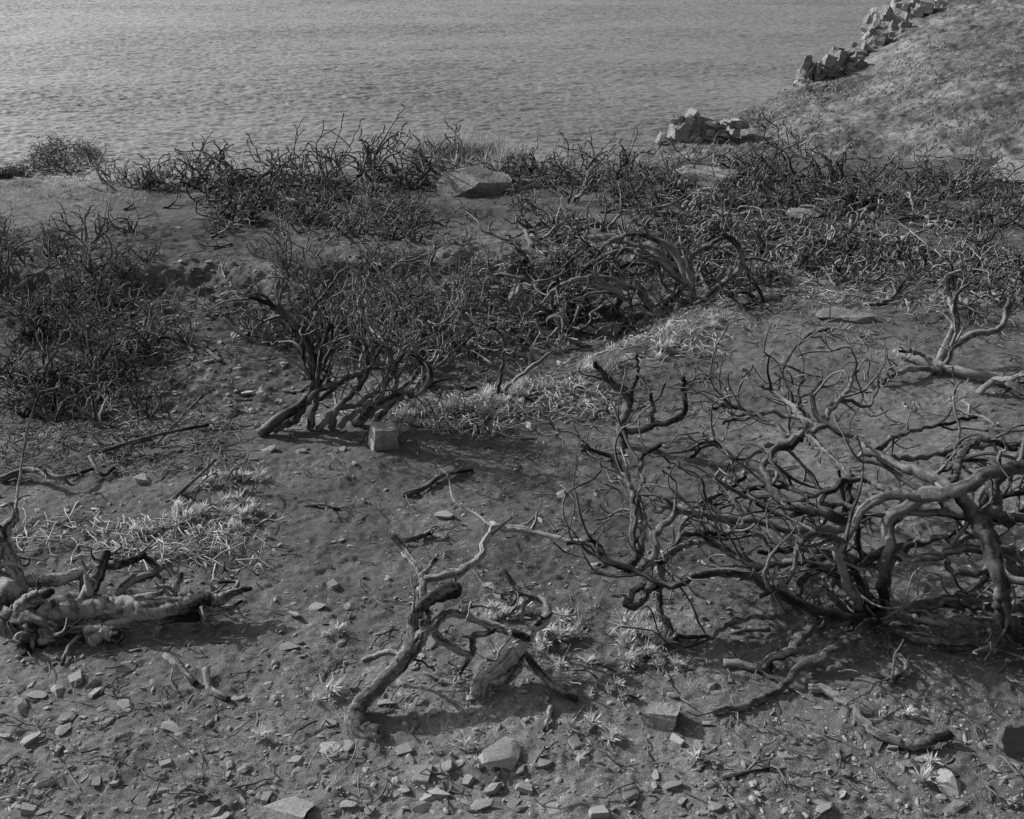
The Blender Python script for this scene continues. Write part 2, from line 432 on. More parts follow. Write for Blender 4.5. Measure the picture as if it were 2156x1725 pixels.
sl = [(625, 1690, 96), (1062, 1580, 84), (916, 1665, 54), (888, 1627, 50), (926, 1612, 44), (62, 1553, 36), (48, 1482, 40), (160, 1425, 38), (265, 1398, 34),
      (360, 1526, 38), (645, 1652, 36), (622, 1598, 34), (690, 1576, 52), (736, 1566, 30), (1040, 1650, 36), (1104, 1655, 34), (1224, 1596, 30), (1412, 1650, 36), (1180, 1036, 32), (1882, 1566, 28), (2000, 1640, 64),
      (1330, 1665, 40), (102, 1642, 36), (300, 1684, 34), (516, 1615, 26), (620, 1290, 26), (1120, 895, 32), (985, 1640, 28), (1140, 1600, 34), (1010, 1690, 40),
      (890, 1700, 34), (1260, 1705, 38), (1500, 1690, 34), (1730, 1700, 30), (2005, 1700, 40), (350, 1605, 28), (240, 1625, 26), (130, 1535, 32), (345, 1630, 26), (560, 1675, 26),
      (120, 1450, 28), (265, 1480, 32), (195, 1440, 24), (850, 1575, 34), (560, 1440, 24), (700, 1650, 24), (745, 1150, 20), (700, 1228, 26), (736, 1275, 20), (568, 945, 30), (630, 950, 20), (720, 945, 18),
      (300, 1000, 44), (435, 760, 22), (395, 760, 16), (505, 700, 34), (1018, 812, 22), (740, 860, 26), (625, 655, 18), (375, 665, 16), (372, 480, 14), (520, 825, 22), (1190, 765, 24), (600, 620, 14),
      (1270, 700, 20), (935, 1080, 36), (1200, 1130, 24), (1060, 895, 22), (1500, 1440, 20), (1780, 1625, 26), (1600, 1600, 20), (1210, 1560, 30), (2095, 1615, 24), (1940, 1420, 18), (1420, 1460, 22),
      (960, 1660, 34), (940, 1700, 30), (850, 1660, 30), (870, 1600, 26), (1080, 1690, 30), (1150, 1690, 28), (730, 1690, 30), (460, 1700, 30), (60, 1700, 34)]
for i, (u, v, w) in enumerate(sl):
    p = hit(u, v + w * .2); s = w * mpp(p) * 1.1; rng = random.Random(i)
    p[2] += s * .07
    big = w > 50
    tl = .12 if i == 0 else .3
    place("stone", STONES[3 if i == 0 else (i * 5 + 1) % 20], p, (s * 1.1, s, s * .7) if i == 0 else s, rng.uniform(0, 6.28), (rng.uniform(-tl, tl), rng.uniform(-tl, tl)),
          "large pale angular stone lying on burnt soil" if big else "small angular grey stone on burnt soil", "stone", "loose stones on the ground")
rs = random.Random(3)
cnt = 0
while cnt < 214:
    u = rs.uniform(-30, 2190); v = 560 + 1165 * rs.random() ** .33
    if u > 1200 and v < 1500 and rs.random() < .8: continue
    if v < 1400 and rs.random() < .3: continue
    p = hit(u, v); w = 9 + 26 * rs.random() ** 1.8 * (v / 1700) ** 1.5; s = w * mpp(p) * 1.2; p[2] += s * .06
    place("stone", STONES[rs.randrange(20)], p, (s, s * rs.uniform(.6, 1), s * rs.uniform(.45, .9)), rs.uniform(0, 6.28), (rs.uniform(-.25, .25), rs.uniform(-.25, .25)),
          "small angular grey stone on burnt soil", "stone", "loose stones on the ground"); cnt += 1

def boulder(u, v, w, hgt, seed, label, rz=0, dz=.1, deep=.7, tilt=(0, 0), planes=12, block=False, mat=None):
    p = hit(u, v); s = w * mpp(p); r = np.random.RandomState(seed)
    V, F = rock_verts(5, r, planes, .5, .9, .07 if block else .15, 0.03 if block else .10, block)
    V /= (V.max(0) - V.min(0))
    hh = hgt * mpp(p)
    V *= np.array([s, s * deep, hh * 1.45])
    me = mk_mesh("boulder", V, [F], False); me.materials.append(mat or M_BOULD)
    p[2] += hh * dz
    return place("boulder", me, p, 1, rz, tilt, label, "boulder")
boulder(990, 404, 160, 52, 41, "pale weathered boulder rising among burnt shrubs", .2, .18, tilt=(0, -.12), planes=18)
boulder(1262, 503, 112, 18, 2, "flat pale rock slab lying on burnt soil", .1, .2)
boulder(1490, 390, 140, 48, 42, "grey boulder half hidden behind burnt shrubs", 0, .12, planes=18)
boulder(2130, 378, 165, 60, 43, "large pale boulder beside burnt shrubs", 0, .2, planes=20)
boulder(2150, 1570, 110, 100, 6, "dark grey boulder lying beside fallen branches", .3, .2, mat=M_DARKR)
boulder(1790, 672, 120, 20, 44, "low flat rock slab in burnt soil", -.1, .10, planes=16)
boulder(808, 940, 66, 48, 45, "squarish grey block of stone on bare soil", .35, .36, .9, block=True, mat=M_ROCK)
boulder(1392, 1515, 74, 34, 46, "flat-topped grey block of stone on soil", -.25, .26, .9, block=True, mat=M_BOULD)
boulder(1275, 700, 60, 36, 16, "rock half buried in pale dry grass", .2, .1)
boulder(720, 392, 60, 24, 17, "grey boulder half hidden behind burnt shrubs", .2, .1)
boulder(800, 400, 60, 22, 18, "grey boulder half hidden behind burnt shrubs", .2, .1)
boulder(1115, 395, 60, 24, 19, "grey boulder half hidden behind burnt shrubs", .2, .1)
boulder(330, 372, 60, 24, 20, "grey boulder half hidden behind burnt shrubs", .2, .1)
boulder(1360, 545, 90, 40, 21, "rock half buried in pale dry grass", .2, .1)
boulder(1700, 455, 90, 18, 26, "flat pale rock slab lying on burnt soil", .1, .1)
boulder(1620, 520, 80, 14, 27, "flat pale rock slab lying on burnt soil", -.2, .1)
boulder(1085, 650, 46, 70, 47, "rough upright rock in the eroded hollow", .3, .05, planes=14, mat=M_BOULD)

def outcrop(y, chunks, seed, label, n=20):
    r = np.random.RandomState(seed); Vs = []; Fs = []; off = 0
    c0 = at_y(chunks[0][0], chunks[0][1], y)
    for ch in chunks:
        u, v, w, h = ch[:4]; y0 = ch[4] if len(ch) > 4 else y
        for k in range(n):
            yy = y0 + r.uniform(-.6, .6)
            f = r.uniform(.3, .8) if k else 1.15
            c = at_y(u + r.uniform(-.6, .6) * w, v + r.uniform(-.4, .8) * h, yy); s = w * mpp(c) * .5 * f
            V, F = rock_verts(3, r, r.randint(8, 13), .38, .85, .14, .3, r.rand() < .35)
            a = r.uniform(-.7, .7); R = np.array([[math.cos(a), -math.sin(a), 0], [math.sin(a), math.cos(a), 0], [0, 0, 1]])
            tl = r.uniform(-.1, .5); R2 = np.array([[math.cos(tl), 0, math.sin(tl)], [0, 1, 0], [-math.sin(tl), 0, math.cos(tl)]])
            V = (V * np.array([s * r.uniform(.7, 1.2), s, h * mpp(c) * .7 * f])) @ R.T @ R2.T + c - c0
            Vs.append(V); Fs.append(F + off); off += len(V)
    me = mk_mesh("rock_outcrop", np.concatenate(Vs), [np.concatenate(Fs)], False); me.materials.append(M_CLIFF)
    place("rock_outcrop", me, c0, 1, 0, (0, 0), label, "rock", "rock outcrops along the ridge")
outcrop(31.3, [(1435, 274, 50, 50), (1405, 298, 40, 46), (1480, 268, 60, 34), (1455, 296, 60, 44), (1385, 325, 40, 30), (1520, 268, 46, 22), (1350, 340, 40, 22), (1500, 290, 50, 22), (1545, 258, 34, 14)], 1, "craggy pale rock outcrop at the foot of the ridge")
outcrop(41.5, [(1715, 148, 36, 42), (1700, 168, 36, 30), (1745, 140, 44, 40), (1780, 126, 44, 34), (1740, 162, 50, 26), (1690, 180, 26, 18), (1765, 150, 50, 24), (1665, 192, 24, 10)], 2, "dark jagged rock outcrop on the ridge crest")
outcrop(44.5, [(1775 + 20 * k, 126 - 10 * k, 42, 32, 43 + .5 * k) for k in range(7)] + [(1795 + 22 * k, 136 - 11 * k, 44, 26, 43 + .5 * k) for k in range(6)], 3, "pale broken rock ledge on the ridge crest", 10)
outcrop(48.5, [(1855, 54, 46, 44), (1885, 32, 46, 44), (1925, 22, 52, 42), (1965, 30, 50, 38), (1900, 58, 52, 32), (1945, 54, 48, 28), (1850, 80, 36, 26), (1845, 70, 42, 34), (1880, 78, 42, 24)], 4, "large craggy rock outcrop topping the ridge")
outcrop(52, [(2000, 10, 46, 32), (2040, 16, 46, 26), (2090, 2, 46, 24), (2020, 38, 36, 18)], 5, "scattered grey rocks at the ridge top", 14)

def unproj(uu, vv):
    a = (862.5 - vv) / FOC; dy = math.cos(PITCH) + a * math.sin(PITCH); dz = -math.sin(PITCH) + a * math.cos(PITCH)
    y = -CH / dz * dy; return (uu - 1078) / FOC * y / dy, y
def pebbles():
    r = np.random.RandomState(21); n = 7000
    V1, F1 = ICO[1]
    x, y = unproj(r.uniform(-60, 2216, n), 430 + 1320 * r.rand(n) ** .5)
    x2, y2 = unproj(r.uniform(200, 1100, 1500), r.uniform(540, 900, 1500))
    x3 = r.uniform(-4.5, .5, 500); y3 = bank_y(x3) - r.uniform(-.3, 1.2, 500)
    x = np.concatenate([x, x2, x3]); y = np.concatenate([y, y2, y3])
    keep = y < 16.5; x = x[keep]; y = y[keep]; n = len(x)
    s = .0035 + .014 * r.rand(n) ** 4 + .0006 * y
    s[-1900:] *= r.uniform(1, 2.4, 1900)
    M = r.randn(n, 3, 3) * .3 + np.eye(3) * .8
    V = np.einsum('nij,kj->nki', M, V1) * s[:, None, None] * np.array([1, 1, .5])
    V = V * r.uniform(.7, 1.25, (n, len(V1), 1))
    V += np.stack([x, y, Hm(x, y) + s * .1], 1)[:, None]
    F = (F1[None] + (np.arange(n) * len(V1))[:, None, None]).reshape(-1, 3)
    add_obj("pebble_gravel", mk_mesh("pebble_gravel", V.reshape(-1, 3), [F], False), rock_mat("gravel_stone", .06, .50, 3, .004), "fine gravel and crumbs over the burnt soil", "gravel", "stuff")
pebbles()

# ------------------------------------------------------------------ twig litter (uncountable)
def litter(name, n, region, L, rr, seed, mat, label, lift=.03):
    r = np.random.RandomState(seed); tb = Tubes(); rng = random.Random(seed)
    k = 0
    while k < n:
        u0, u1, v0, v1 = region[rng.randrange(len(region))]
        x, y = unproj(rng.uniform(u0, u1), rng.uniform(v0, v1))
        l = rng.uniform(*L); a = rng.uniform(0, 6.28); b = a + rng.uniform(-1.2, 1.2)
        P = []
        cx, cy = x, y
        for t in range(5):
            P.append([cx, cy, 0]); q = a + (b - a) * t / 4; cx += math.cos(q) * l / 4; cy += math.sin(q) * l / 4
        P = np.array(P); z = Hm(P[:, 0], P[:, 1]); f = rng.uniform(.6, 1.4) * (1 + .06 * max(0, y - 5)); P[:, 2] = z + rr * 1.2 + np.array([rng.uniform(0, lift) for _ in range(5)]) * rng.random()
        R = np.full(5, f * rr); R[-1] *= .5
        tb.add(P, R, 4); k += 1
    V, F, t = tb.build(.1, seed)
    add_obj(name, mk_mesh(name, V, F, True, t), mat, label, "twigs", "stuff")
litter("twig_litter", 4300, [(0, 2156, 480, 1000), (0, 2156, 900, 1700), (1200, 2156, 430, 700), (1100, 2156, 420, 660), (0, 500, 800, 1000), (800, 1500, 650, 880), (0, 500, 420, 900)], (.03, .20), .0030, 31, M_BARK, "thin charred twigs littering the burnt soil", .05)
litter("dry_stalk_litter", 1200, [(190, 560, 1090, 1200), (20, 480, 1110, 1180), (820, 1100, 840, 890), (900, 1300, 790, 870), (1050, 1300, 780, 850), (1280, 1520, 650, 740), (1200, 1500, 560, 680), (1500, 2156, 580, 620), (1100, 1500, 440, 520)], (.06, .26), .0030, 32, M_STALK, "pale dry stalks lying in heaps", .08)

# ------------------------------------------------------------------ hero burnt wood (u, v, height above ground)
GR = lambda x, y: gz(x, y)
TW = dict(curl=1.5, up=.15, wig=.21, nc=[2, 2], spread=.9, ms=3.6)
def stem(tb, pts, r0, r1, N=34, sides=10, plane=None, tw=0, tl=.3, rng=random.Random(1), tmin=.35, lvl=2, o=TW, wob=.3, knots=3):
    P = []
    for q in pts:
        if plane is None: P.append(hit(q[0], q[1], q[2]))
        else: P.append(at_y(q[0], q[1], plane + (q[2] if len(q) > 2 else 0)))
    C = catmull(P, N)
    R = np.linspace(r0, r1, N)
    n = np.zeros((N, 3)); a = np.zeros(3)
    for i in range(N):
        a = a * .8 + rv(rng) * min(R[i], .016) * wob; n[i] = a
    n -= n[0]
    C = C + n
    for i in range(N):
        g = gz(C[i, 0], C[i, 1]) + R[i] * .2
        if C[i, 2] < g: C[i, 2] = g
    for _ in range(rng.randint(0, knots)):
        c = rng.uniform(2, N - 2); R = R * (1 + .2 * np.exp(-((np.arange(N) - c) / (N * .05)) ** 2))
    tb.add(C, R, sides)
    T = np.gradient(C, axis=0)
    for k in range(tw):
        i = int(rng.uniform(tmin, 1) * (N - 1)); d = nrm(nrm(T[i]) + nrm(np.cross(T[i], rv(rng))) * rng.uniform(.5, 1.2))
        grow(tb, C[i], d, tl * rng.uniform(.5, 1.3), max(R[i] * .66, .006), 1, lvl, rng, o, GR)
    return C
def finish(tb, name, mat, label, cat, origin, seed=1, rough=.12, group=None):
    V, F, t = tb.build(rough, seed)
    o3 = np.array(origin); me = mk_mesh(name, V - o3, F, True, t); me.materials.append(mat)
    o = bpy.data.objects.new(name, me); o.location = origin; COL.objects.link(o)
    o["label"] = label; o["category"] = cat
    if group: o["group"] = group
    return o

tb = Tubes(); rg = random.Random(5)
def G(pts, r0, r1, N, sides=12, tw=0, tl=.12, tmin=.35, wob=.24):
    stem(tb, pts, r0 * 1.08, r1 * 1.1, int(N * 1.8), 20 if r0 > .014 else 9, rng=rg, tw=tw, tl=tl, tmin=tmin, wob=wob)
G([(800, 1548, .01), (765, 1540, .02), (747, 1500, .04), (790, 1450, .10), (842, 1400, .16), (868, 1350, .22), (868, 1300, .28), (905, 1262, .34), (966, 1238, .38)], .036, .020, 44, 12, 3)
G([(744, 1490, .05), (748, 1525, .02), (785, 1556, .0)], .028, .016, 14)
G([(770, 1480, .06), (800, 1440, .1), (862, 1385, .17), (890, 1340, .22)], .020, .014, 16)
G([(830, 1405, .15), (880, 1365, .20), (895, 1310, .27), (890, 1270, .32)], .022, .018, 20)
G([(888, 1300, .28), (887, 1220, .36), (860, 1170, .42), (826, 1130, .46)], .018, .011, 26, 9, 2)
G([(886, 1215, .37), (905, 1195, .40), (918, 1178, .43)], .011, .008, 10)
G([(893, 1218, .37), (960, 1205, .38), (1005, 1180, .38), (1022, 1140, .40), (1045, 1108, .42), (1110, 1110, .42), (1180, 1128, .4), (1240, 1145, .38), (1270, 1180, .33), (1330, 1200, .3)], .0145, .009, 44, 8, 4, .14, wob=.5)
G([(1038, 1112, .42), (1000, 1080, .44), (955, 1055, .45), (945, 1000, .5)], .006, .0045, 18, 6, 1, .1)
G([(870, 1350, .22), (905, 1325, .25), (950, 1292, .27), (1010, 1312, .22), (1080, 1332, .2), (1112, 1345, .18)], .018, .014, 26, 9, 3, .14)
G([(1005, 1468, .01), (1018, 1432, .05), (1055, 1400, .1), (1088, 1365, .15), (1120, 1330, .18), (1150, 1300, .22), (1138, 1262, .26), (1090, 1240, .28), (1062, 1200, .3)], .030, .010, 40, 11, 4, .14, .1)
G([(1020, 1440, .03), (1060, 1430, .05), (1095, 1395, .08), (1090, 1360, .13)], .024, .016, 18)
G([(1100, 1372, .08), (1140, 1415, .06), (1180, 1455, .03), (1215, 1470, .02)], .014, .010, 18, 8, 2, .1)
G([(765, 1392, .08), (820, 1372, .13), (862, 1388, .17)], .011, .009, 14, 7, 3, .1)
G([(905, 1320, .22), (945, 1360, .15), (985, 1385, .10), (960, 1420, .04)], .017, .011, 18, 8, 3, .1)
G([(990, 1380, .10), (1000, 1340, .18), (1040, 1330, .2)], .015, .011, 14, 8, 2, .1)
G([(1160, 1490, .01), (1150, 1520, .02), (1145, 1540, .0)], .012, .006, 10)
finish(tb, "burnt_shrub_stump", M_BARKL, "gnarled grey burnt shrub stump leaning over stony soil", "shrub", tuple(hit(790, 1540)), 3, .14)

tb = Tubes(); rg = random.Random(6)
G([(50, 1330, .05), (120, 1296, .08), (200, 1278, .11), (300, 1284, .10), (380, 1278, .11), (440, 1266, .11)], .054, .040, 44, 14, 4, .13, .1)
G([(390, 1276, .11), (450, 1265, .11), (495, 1250, .13), (530, 1240, .14)], .038, .008, 24, 14)
G([(420, 1284, .09), (470, 1285, .08), (510, 1266, .10)], .024, .006, 16, 14)
G([(250, 1282, .10), (290, 1262, .15), (340, 1250, .17)], .020, .010, 14, 14)
G([(90, 1340, .04), (200, 1320, .05), (300, 1308, .05), (420, 1295, .06)], .034, .016, 34, 12)
G([(-60, 1200, .12), (0, 1240, .12), (45, 1285, .08), (85, 1330, .04), (70, 1362, .0)], .076, .056, 24, 14, 4, .2)
G([(-20, 1290, .05), (30, 1330, .02), (60, 1380, .0)], .056, .022, 16, 14, 2, .1)
G([(20, 1300, .08), (90, 1320, .08), (150, 1345, .03)], .050, .022, 16, 14, 2, .1)
G([(40, 1290, .10), (70, 1260, .18), (110, 1245, .22)], .042, .014, 16, 14, 1, .1)
G([(100, 1300, .08), (170, 1275, .12), (205, 1215, .2), (222, 1160, .27)], .040, .018, 20, 12, 2)
G([(60, 1225, .15), (130, 1218, .18), (200, 1192, .2), (262, 1188, .2), (305, 1170, .22)], .026, .018, 26, 9, 4, .15)
G([(50, 1240, .14), (22, 1180, .24), (8, 1125, .34), (30, 1090, .4), (20, 1060, .44)], .032, .013, 20, 9, 3, .15)
G([(-30, 1240, .15), (-10, 1180, .25), (12, 1120, .35)], .03, .012, 16, 9, 3, .15)
G([(28, 1110, .38), (45, 985, .55), (60, 900, .68), (84, 828, .82)], .007, .0045, 22, 6, 1, .1)
G([(185, 1345, .03), (215, 1330, .05), (250, 1340, .03)], .036, .024, 14)
G([(366, 1270, .1), (372, 1238, .15), (385, 1212, .19)], .022, .013, 12, 8, 1, .08)
G([(245, 1270, .1), (270, 1225, .16), (330, 1205, .16), (300, 1170, .2)], .020, .012, 16, 8, 2, .08)
G([(410, 1275, .08), (480, 1250, .12), (500, 1225, .14), (460, 1225, .15)], .012, .008, 16, 8, 2, .1)
G([(170, 1335, .03), (140, 1370, .02), (130, 1400, .01)], .012, .008, 10)
finish(tb, "fallen_log", M_BARKL, "weathered fallen log with broken root stump on soil", "log", tuple(hit(80, 1340)), 4, .15)

# big sprawling shrub
tb = Tubes(); rg = random.Random(8)
def S(pts, r0, r1, tw=3, tl=.32, N=44): stem(tb, pts, min(r0 * 1.2, .029), max(r1 * 1.25, .0075), N, 10, rng=rg, tw=tw, tl=tl, wob=.75)
S([(2230, 975, .8), (2100, 995, .78), (2000, 1030, .70), (1940, 1045, .62), (1882, 1090, .5), (1872, 1160, .38), (1862, 1240, .2), (1850, 1315, .02)], .026, .020)
S([(2000, 1030, .68), (2060, 1105, .56), (2090, 1190, .44), (2100, 1260, .30), (2135, 1330, .16), (2190, 1400, .02)], .025, .025)
S([(1940, 1045, .62), (1850, 1052, .62), (1790, 1100, .5), (1765, 1180, .38), (1800, 1250, .2), (1850, 1300, .05)], .017, .015)
S([(1850, 1290, .05), (1808, 1230, .25), (1770, 1140, .45), (1710, 1122, .5), (1668, 1160, .4), (1650, 1230, .25), (1600, 1250, .12)], .016, .008)
S([(1850, 1305, .04), (1740, 1290, .14), (1620, 1240, .25), (1560, 1200, .33), (1480, 1205, .33), (1410, 1232, .28), (1340, 1205, .3), (1280, 1180, .34), (1245, 1140, .36), (1190, 1145, .38)], .022, .008, 6)
S([(2000, 1030, .66), (1900, 985, .6), (1832, 960, .55), (1818, 930, .5), (1740, 900, .5), (1712, 860, .55), (1722, 810, .62)], .022, .009, 5)
S([(1740, 900, .5), (1660, 910, .5), (1600, 880, .52), (1540, 850, .56), (1490, 862, .55)], .013, .007, 6)
S([(1725, 885, .5), (1780, 832, .58), (1812, 778, .65)], .012, .007, 5)
S([(1700, 900, .5), (1650, 835, .55), (1600, 812, .58), (1565, 778, .62)], .013, .007, 6)
S([(1690, 910, .5), (1620, 932, .48), (1560, 960, .46), (1490, 932, .5), (1450, 962, .48)], .014, .007, 6)
S([(1640, 822, .5), (1658, 752, .6), (1700, 705, .68), (1745, 690, .7)], .007, .004, 3)
S([(1710, 890, .5), (1680, 830, .56), (1690, 790, .6), (1660, 770, .62)], .011, .006, 4)
S([(1730, 890, .5), (1760, 850, .55), (1830, 850, .55), (1850, 810, .6)], .011, .006, 4)
S([(1720, 900, .5), (1640, 870, .52), (1570, 870, .55), (1520, 890, .55)], .011, .006, 5)
S([(1850, 965, .5), (1960, 952, .52), (2080, 935, .56), (2170, 925, .6)], .014, .010, 5)
S([(2000, 1025, .64), (2018, 962, .7), (2070, 925, .74), (2130, 935, .72)], .017, .010, 3)
S([(1820, 1095, .45), (1700, 1080, .5), (1640, 1050, .5), (1608, 1000, .52), (1622, 960, .5), (1690, 930, .48)], .018, .013, 4)
S([(1800, 1110, .42), (1650, 1108, .42), (1560, 1092, .42), (1480, 1080, .42), (1400, 1060, .44), (1362, 1020, .48), (1350, 960, .52), (1390, 930, .55)], .016, .009, 6)
S([(1335, 1205, .3), (1372, 1170, .33), (1382, 1120, .38), (1440, 1072, .42), (1500, 1040, .44), (1560, 1000, .48)], .014, .008, 6)
S([(1330, 1195, .3), (1335, 1100, .4), (1320, 1025, .48), (1290, 970, .54), (1225, 940, .58)], .014, .008, 5)
S([(1335, 1190, .3), (1350, 1120, .38), (1345, 1060, .44), (1300, 1000, .5), (1290, 960, .55)], .012, .007, 4)
S([(1422, 1348, .01), (1395, 1290, .1), (1390, 1220, .22), (1402, 1170, .32), (1440, 1130, .38), (1530, 1130, .38)], .016, .010, 4)
S([(1400, 1228, .28), (1350, 1242, .25), (1318, 1268, .2), (1345, 1282, .18), (1372, 1240, .25), (1400, 1225, .28)], .012, .011, 0)
S([(1500, 1497, .012), (1560, 1480, .02), (1640, 1440, .03), (1720, 1398, .05), (1790, 1350, .08), (1845, 1315, .08)], .010, .018, 1)
S([(1525, 1397, .02), (1600, 1400, .03), (1660, 1370, .05), (1720, 1322, .08), (1850, 1290, .08)], .014, .022, 2)
S([(1850, 1310, .04), (1895, 1370, .05), (1905, 1410, .03), (1890, 1440, .02)], .014, .007, 3)
S([(1850, 1300, .08), (1960, 1262, .14), (2100, 1270, .16), (2230, 1255, .18)], .022, .016, 4)
S([(1855, 1310, .06), (1950, 1290, .10), (2030, 1255, .18), (2090, 1200, .3)], .016, .010, 4)
S([(1850, 1318, .04), (1950, 1345, .05), (2090, 1352, .06), (2200, 1345, .06)], .015, .01, 4)
S([(1870, 1290, .1), (1960, 1310, .12), (2060, 1300, .14), (2200, 1310, .14)], .018, .012, 4)
S([(1720, 1285, .12), (1718, 1245, .18), (1760, 1225, .22), (1800, 1240, .18), (1790, 1290, .1), (1750, 1310, .06)], .012, .010, 2)
S([(1690, 1290, .1), (1690, 1230, .2), (1740, 1200, .25), (1810, 1230, .2), (1830, 1290, .1)], .011, .010, 2)
S([(1740, 1320, .05), (1700, 1270, .15), (1740, 1250, .2), (1780, 1290, .1), (1840, 1310, .06)], .011, .010, 2)
S([(1900, 1180, .3), (1880, 1120, .4), (1920, 1060, .5), (1990, 1045, .6)], .013, .012, 3)
S([(2090, 1190, .4), (2010, 1200, .35), (1990, 1160, .38), (2060, 1120, .45), (2160, 1070, .5)], .014, .010, 3)
S([(1600, 1200, .28), (1530, 1150, .33), (1450, 1140, .35), (1380, 1190, .3)], .012, .008, 5)
S([(1640, 1300, .1), (1560, 1310, .08), (1480, 1345, .03), (1420, 1345, .02)], .010, .007, 3)
S([(2090, 1000, .7), (2085, 1080, .55), (2110, 1150, .4), (2150, 1200, .25), (2190, 1230, .1)], .020, .018, 3)
S([(2130, 1100, .5), (2100, 1060, .6), (2120, 1000, .75), (2160, 960, .8)], .020, .016, 3)
S([(1690, 1290, .1), (1640, 1230, .25), (1620, 1150, .35), (1540, 1100, .4), (1500, 1060, .42)], .014, .009, 6)
S([(1760, 1110, .42), (1790, 1020, .5), (1750, 960, .5), (1690, 905, .5)], .014, .010, 4)
S([(1950, 1140, .3), (1880, 1150, .3), (1800, 1170, .3), (1700, 1150, .33), (1600, 1160, .33)], .013, .008, 5)
S([(1850, 1200, .2), (1760, 1180, .3), (1640, 1190, .3), (1560, 1170, .35), (1480, 1120, .4)], .014, .008, 5)
S([(1900, 1060, .55), (1840, 1010, .55), (1780, 1000, .55), (1720, 1040, .5), (1640, 1020, .5), (1560, 1030, .5)], .014, .008, 6)
S([(1830, 960, .5), (1900, 910, .5), (1990, 890, .5), (2060, 880, .5)], .011, .007, 5)
S([(1860, 1240, .15), (1900, 1150, .3), (1990, 1120, .4), (2080, 1050, .5), (2170, 1020, .6)], .015, .011, 4)
S([(2200, 1100, .5), (2080, 1090, .52), (1960, 1075, .55), (1860, 1080, .5), (1740, 1060, .48), (1660, 1090, .44), (1590, 1060, .45)], .018, .009, 6)
S([(2200, 1180, .4), (2060, 1160, .42), (1940, 1190, .36), (1860, 1170, .36), (1780, 1210, .3), (1700, 1200, .3)], .017, .010, 5)
finish(tb, "burnt_shrub", M_BARK, "large sprawling charred shrub with arching tangled branches", "shrub", tuple(hit(1850, 1315)), 5, .12)

def multi(name, label, cat, stems, base, mat, seed, plane=True, rough=.12, o=TW, lvl=3, wob=.7):
    tb = Tubes(); rg = random.Random(seed); b = hit(*base)
    for s in stems:
        pts, r0, r1, tw, tl = s
        stem(tb, pts, r0, max(r1, .006), 34, 10, plane=b[1] if plane else None, rng=rg, tw=tw, tl=tl, lvl=lvl, wob=wob, o=o)
    return finish(tb, name, mat, label, cat, tuple(b), seed, rough)
multi("burnt_shrub", "small upright charred shrub with hooked bare branches", "shrub",
      [([(1316, 945), (1308, 892), (1320, 850), (1300, 822), (1270, 802), (1246, 768)], .032, .014, 2, .2),
       ([(1318, 852), (1342, 800, .05), (1338, 745, .1)], .019, .009, 2, .2),
       ([(1312, 905), (1360, 905, -.05), (1425, 890, -.1), (1443, 840, -.1), (1440, 795, -.1)], .019, .014, 1, .12),
       ([(1372, 905, -.06), (1374, 870, -.06), (1373, 832, -.06)], .013, .010, 0, .1),
       ([(1310, 890), (1285, 870, .1), (1262, 865, .15), (1255, 885, .2)], .016, .009, 1, .1),
       ([(1316, 940), (1300, 960, -.1), (1260, 950, -.1), (1225, 945, -.1)], .016, .009, 1, .1),
       ([(1300, 880, .1), (1330, 870, .2), (1380, 850, .3), (1400, 810, .3)], .012, .007, 1, .15)], (1316, 942), M_BARKD, 11, lvl=2)
FT = dict(curl=1.4, up=.5, wig=.19, nc=[3, 2], spread=.9, ms=3.8)
multi("burnt_shrub", "tall leaning charred shrub with fine bare twigs", "shrub",
      [([(548, 918), (590, 880), (640, 835, .1), (655, 780, .15), (640, 725, .2), (605, 680, .2), (560, 640, .25), (520, 628, .2)], .034, .014, 5, .32),
       ([(575, 905), (640, 850, .2), (700, 815, .3), (760, 780, .3), (800, 730, .4)], .026, .010, 6, .36),
       ([(560, 912, .1), (620, 870, .1), (665, 800, .1), (672, 740, .1), (690, 680, .2)], .026, .010, 6, .36),
       ([(640, 800, .15), (668, 740, .2), (690, 690, .3), (672, 630, .35)], .020, .008, 5, .32),
       ([(620, 700, .2), (590, 640, .3), (605, 590, .35), (590, 540, .4)], .017, .008, 6, .3),
       ([(650, 800, .1), (640, 730, .2), (660, 660, .3), (700, 600, .5)], .018, .008, 6, .32)], (560, 918), M_BARK, 12, o=FT)
multi("burnt_shrub", "charred shrub with forked trunk and fine twigs", "shrub",
      [([(655, 908), (662, 860), (668, 800, .1), (690, 745, .15), (700, 690, .2)], .026, .010, 6, .32),
       ([(695, 905), (705, 860), (740, 830, .1), (770, 790, .2), (775, 745, .2), (760, 700, .3)], .026, .010, 6, .32),
       ([(670, 905), (700, 870), (760, 850, .1), (820, 800, .2), (850, 750, .2)], .024, .010, 6, .32),
       ([(715, 900), (750, 868), (800, 840, .1), (815, 790, .2), (830, 740, .3)], .022, .009, 6, .32)], (680, 905), M_BARK, 13, o=FT)
multi("burnt_shrub", "charred shrub with thick crooked branch reaching sideways", "shrub",
      [([(745, 895), (790, 865), (830, 838), (880, 822), (905, 798), (895, 770), (865, 752)], .034, .016, 5, .25),
       ([(850, 832), (900, 815), (950, 810), (1000, 818)], .022, .010, 3, .15),
       ([(790, 890), (825, 840, .1), (832, 780, .15), (812, 720, .2), (830, 660, .3)], .024, .009, 7, .32),
       ([(780, 885, .1), (850, 830, .3), (900, 790, .4), (960, 740, .5), (1000, 700, .6)], .020, .008, 7, .32),
       ([(770, 880, .2), (860, 800, .5), (920, 740, .6), (930, 680, .7)], .022, .008, 7, .32)], (775, 893), M_BARKL, 14, o=FT)
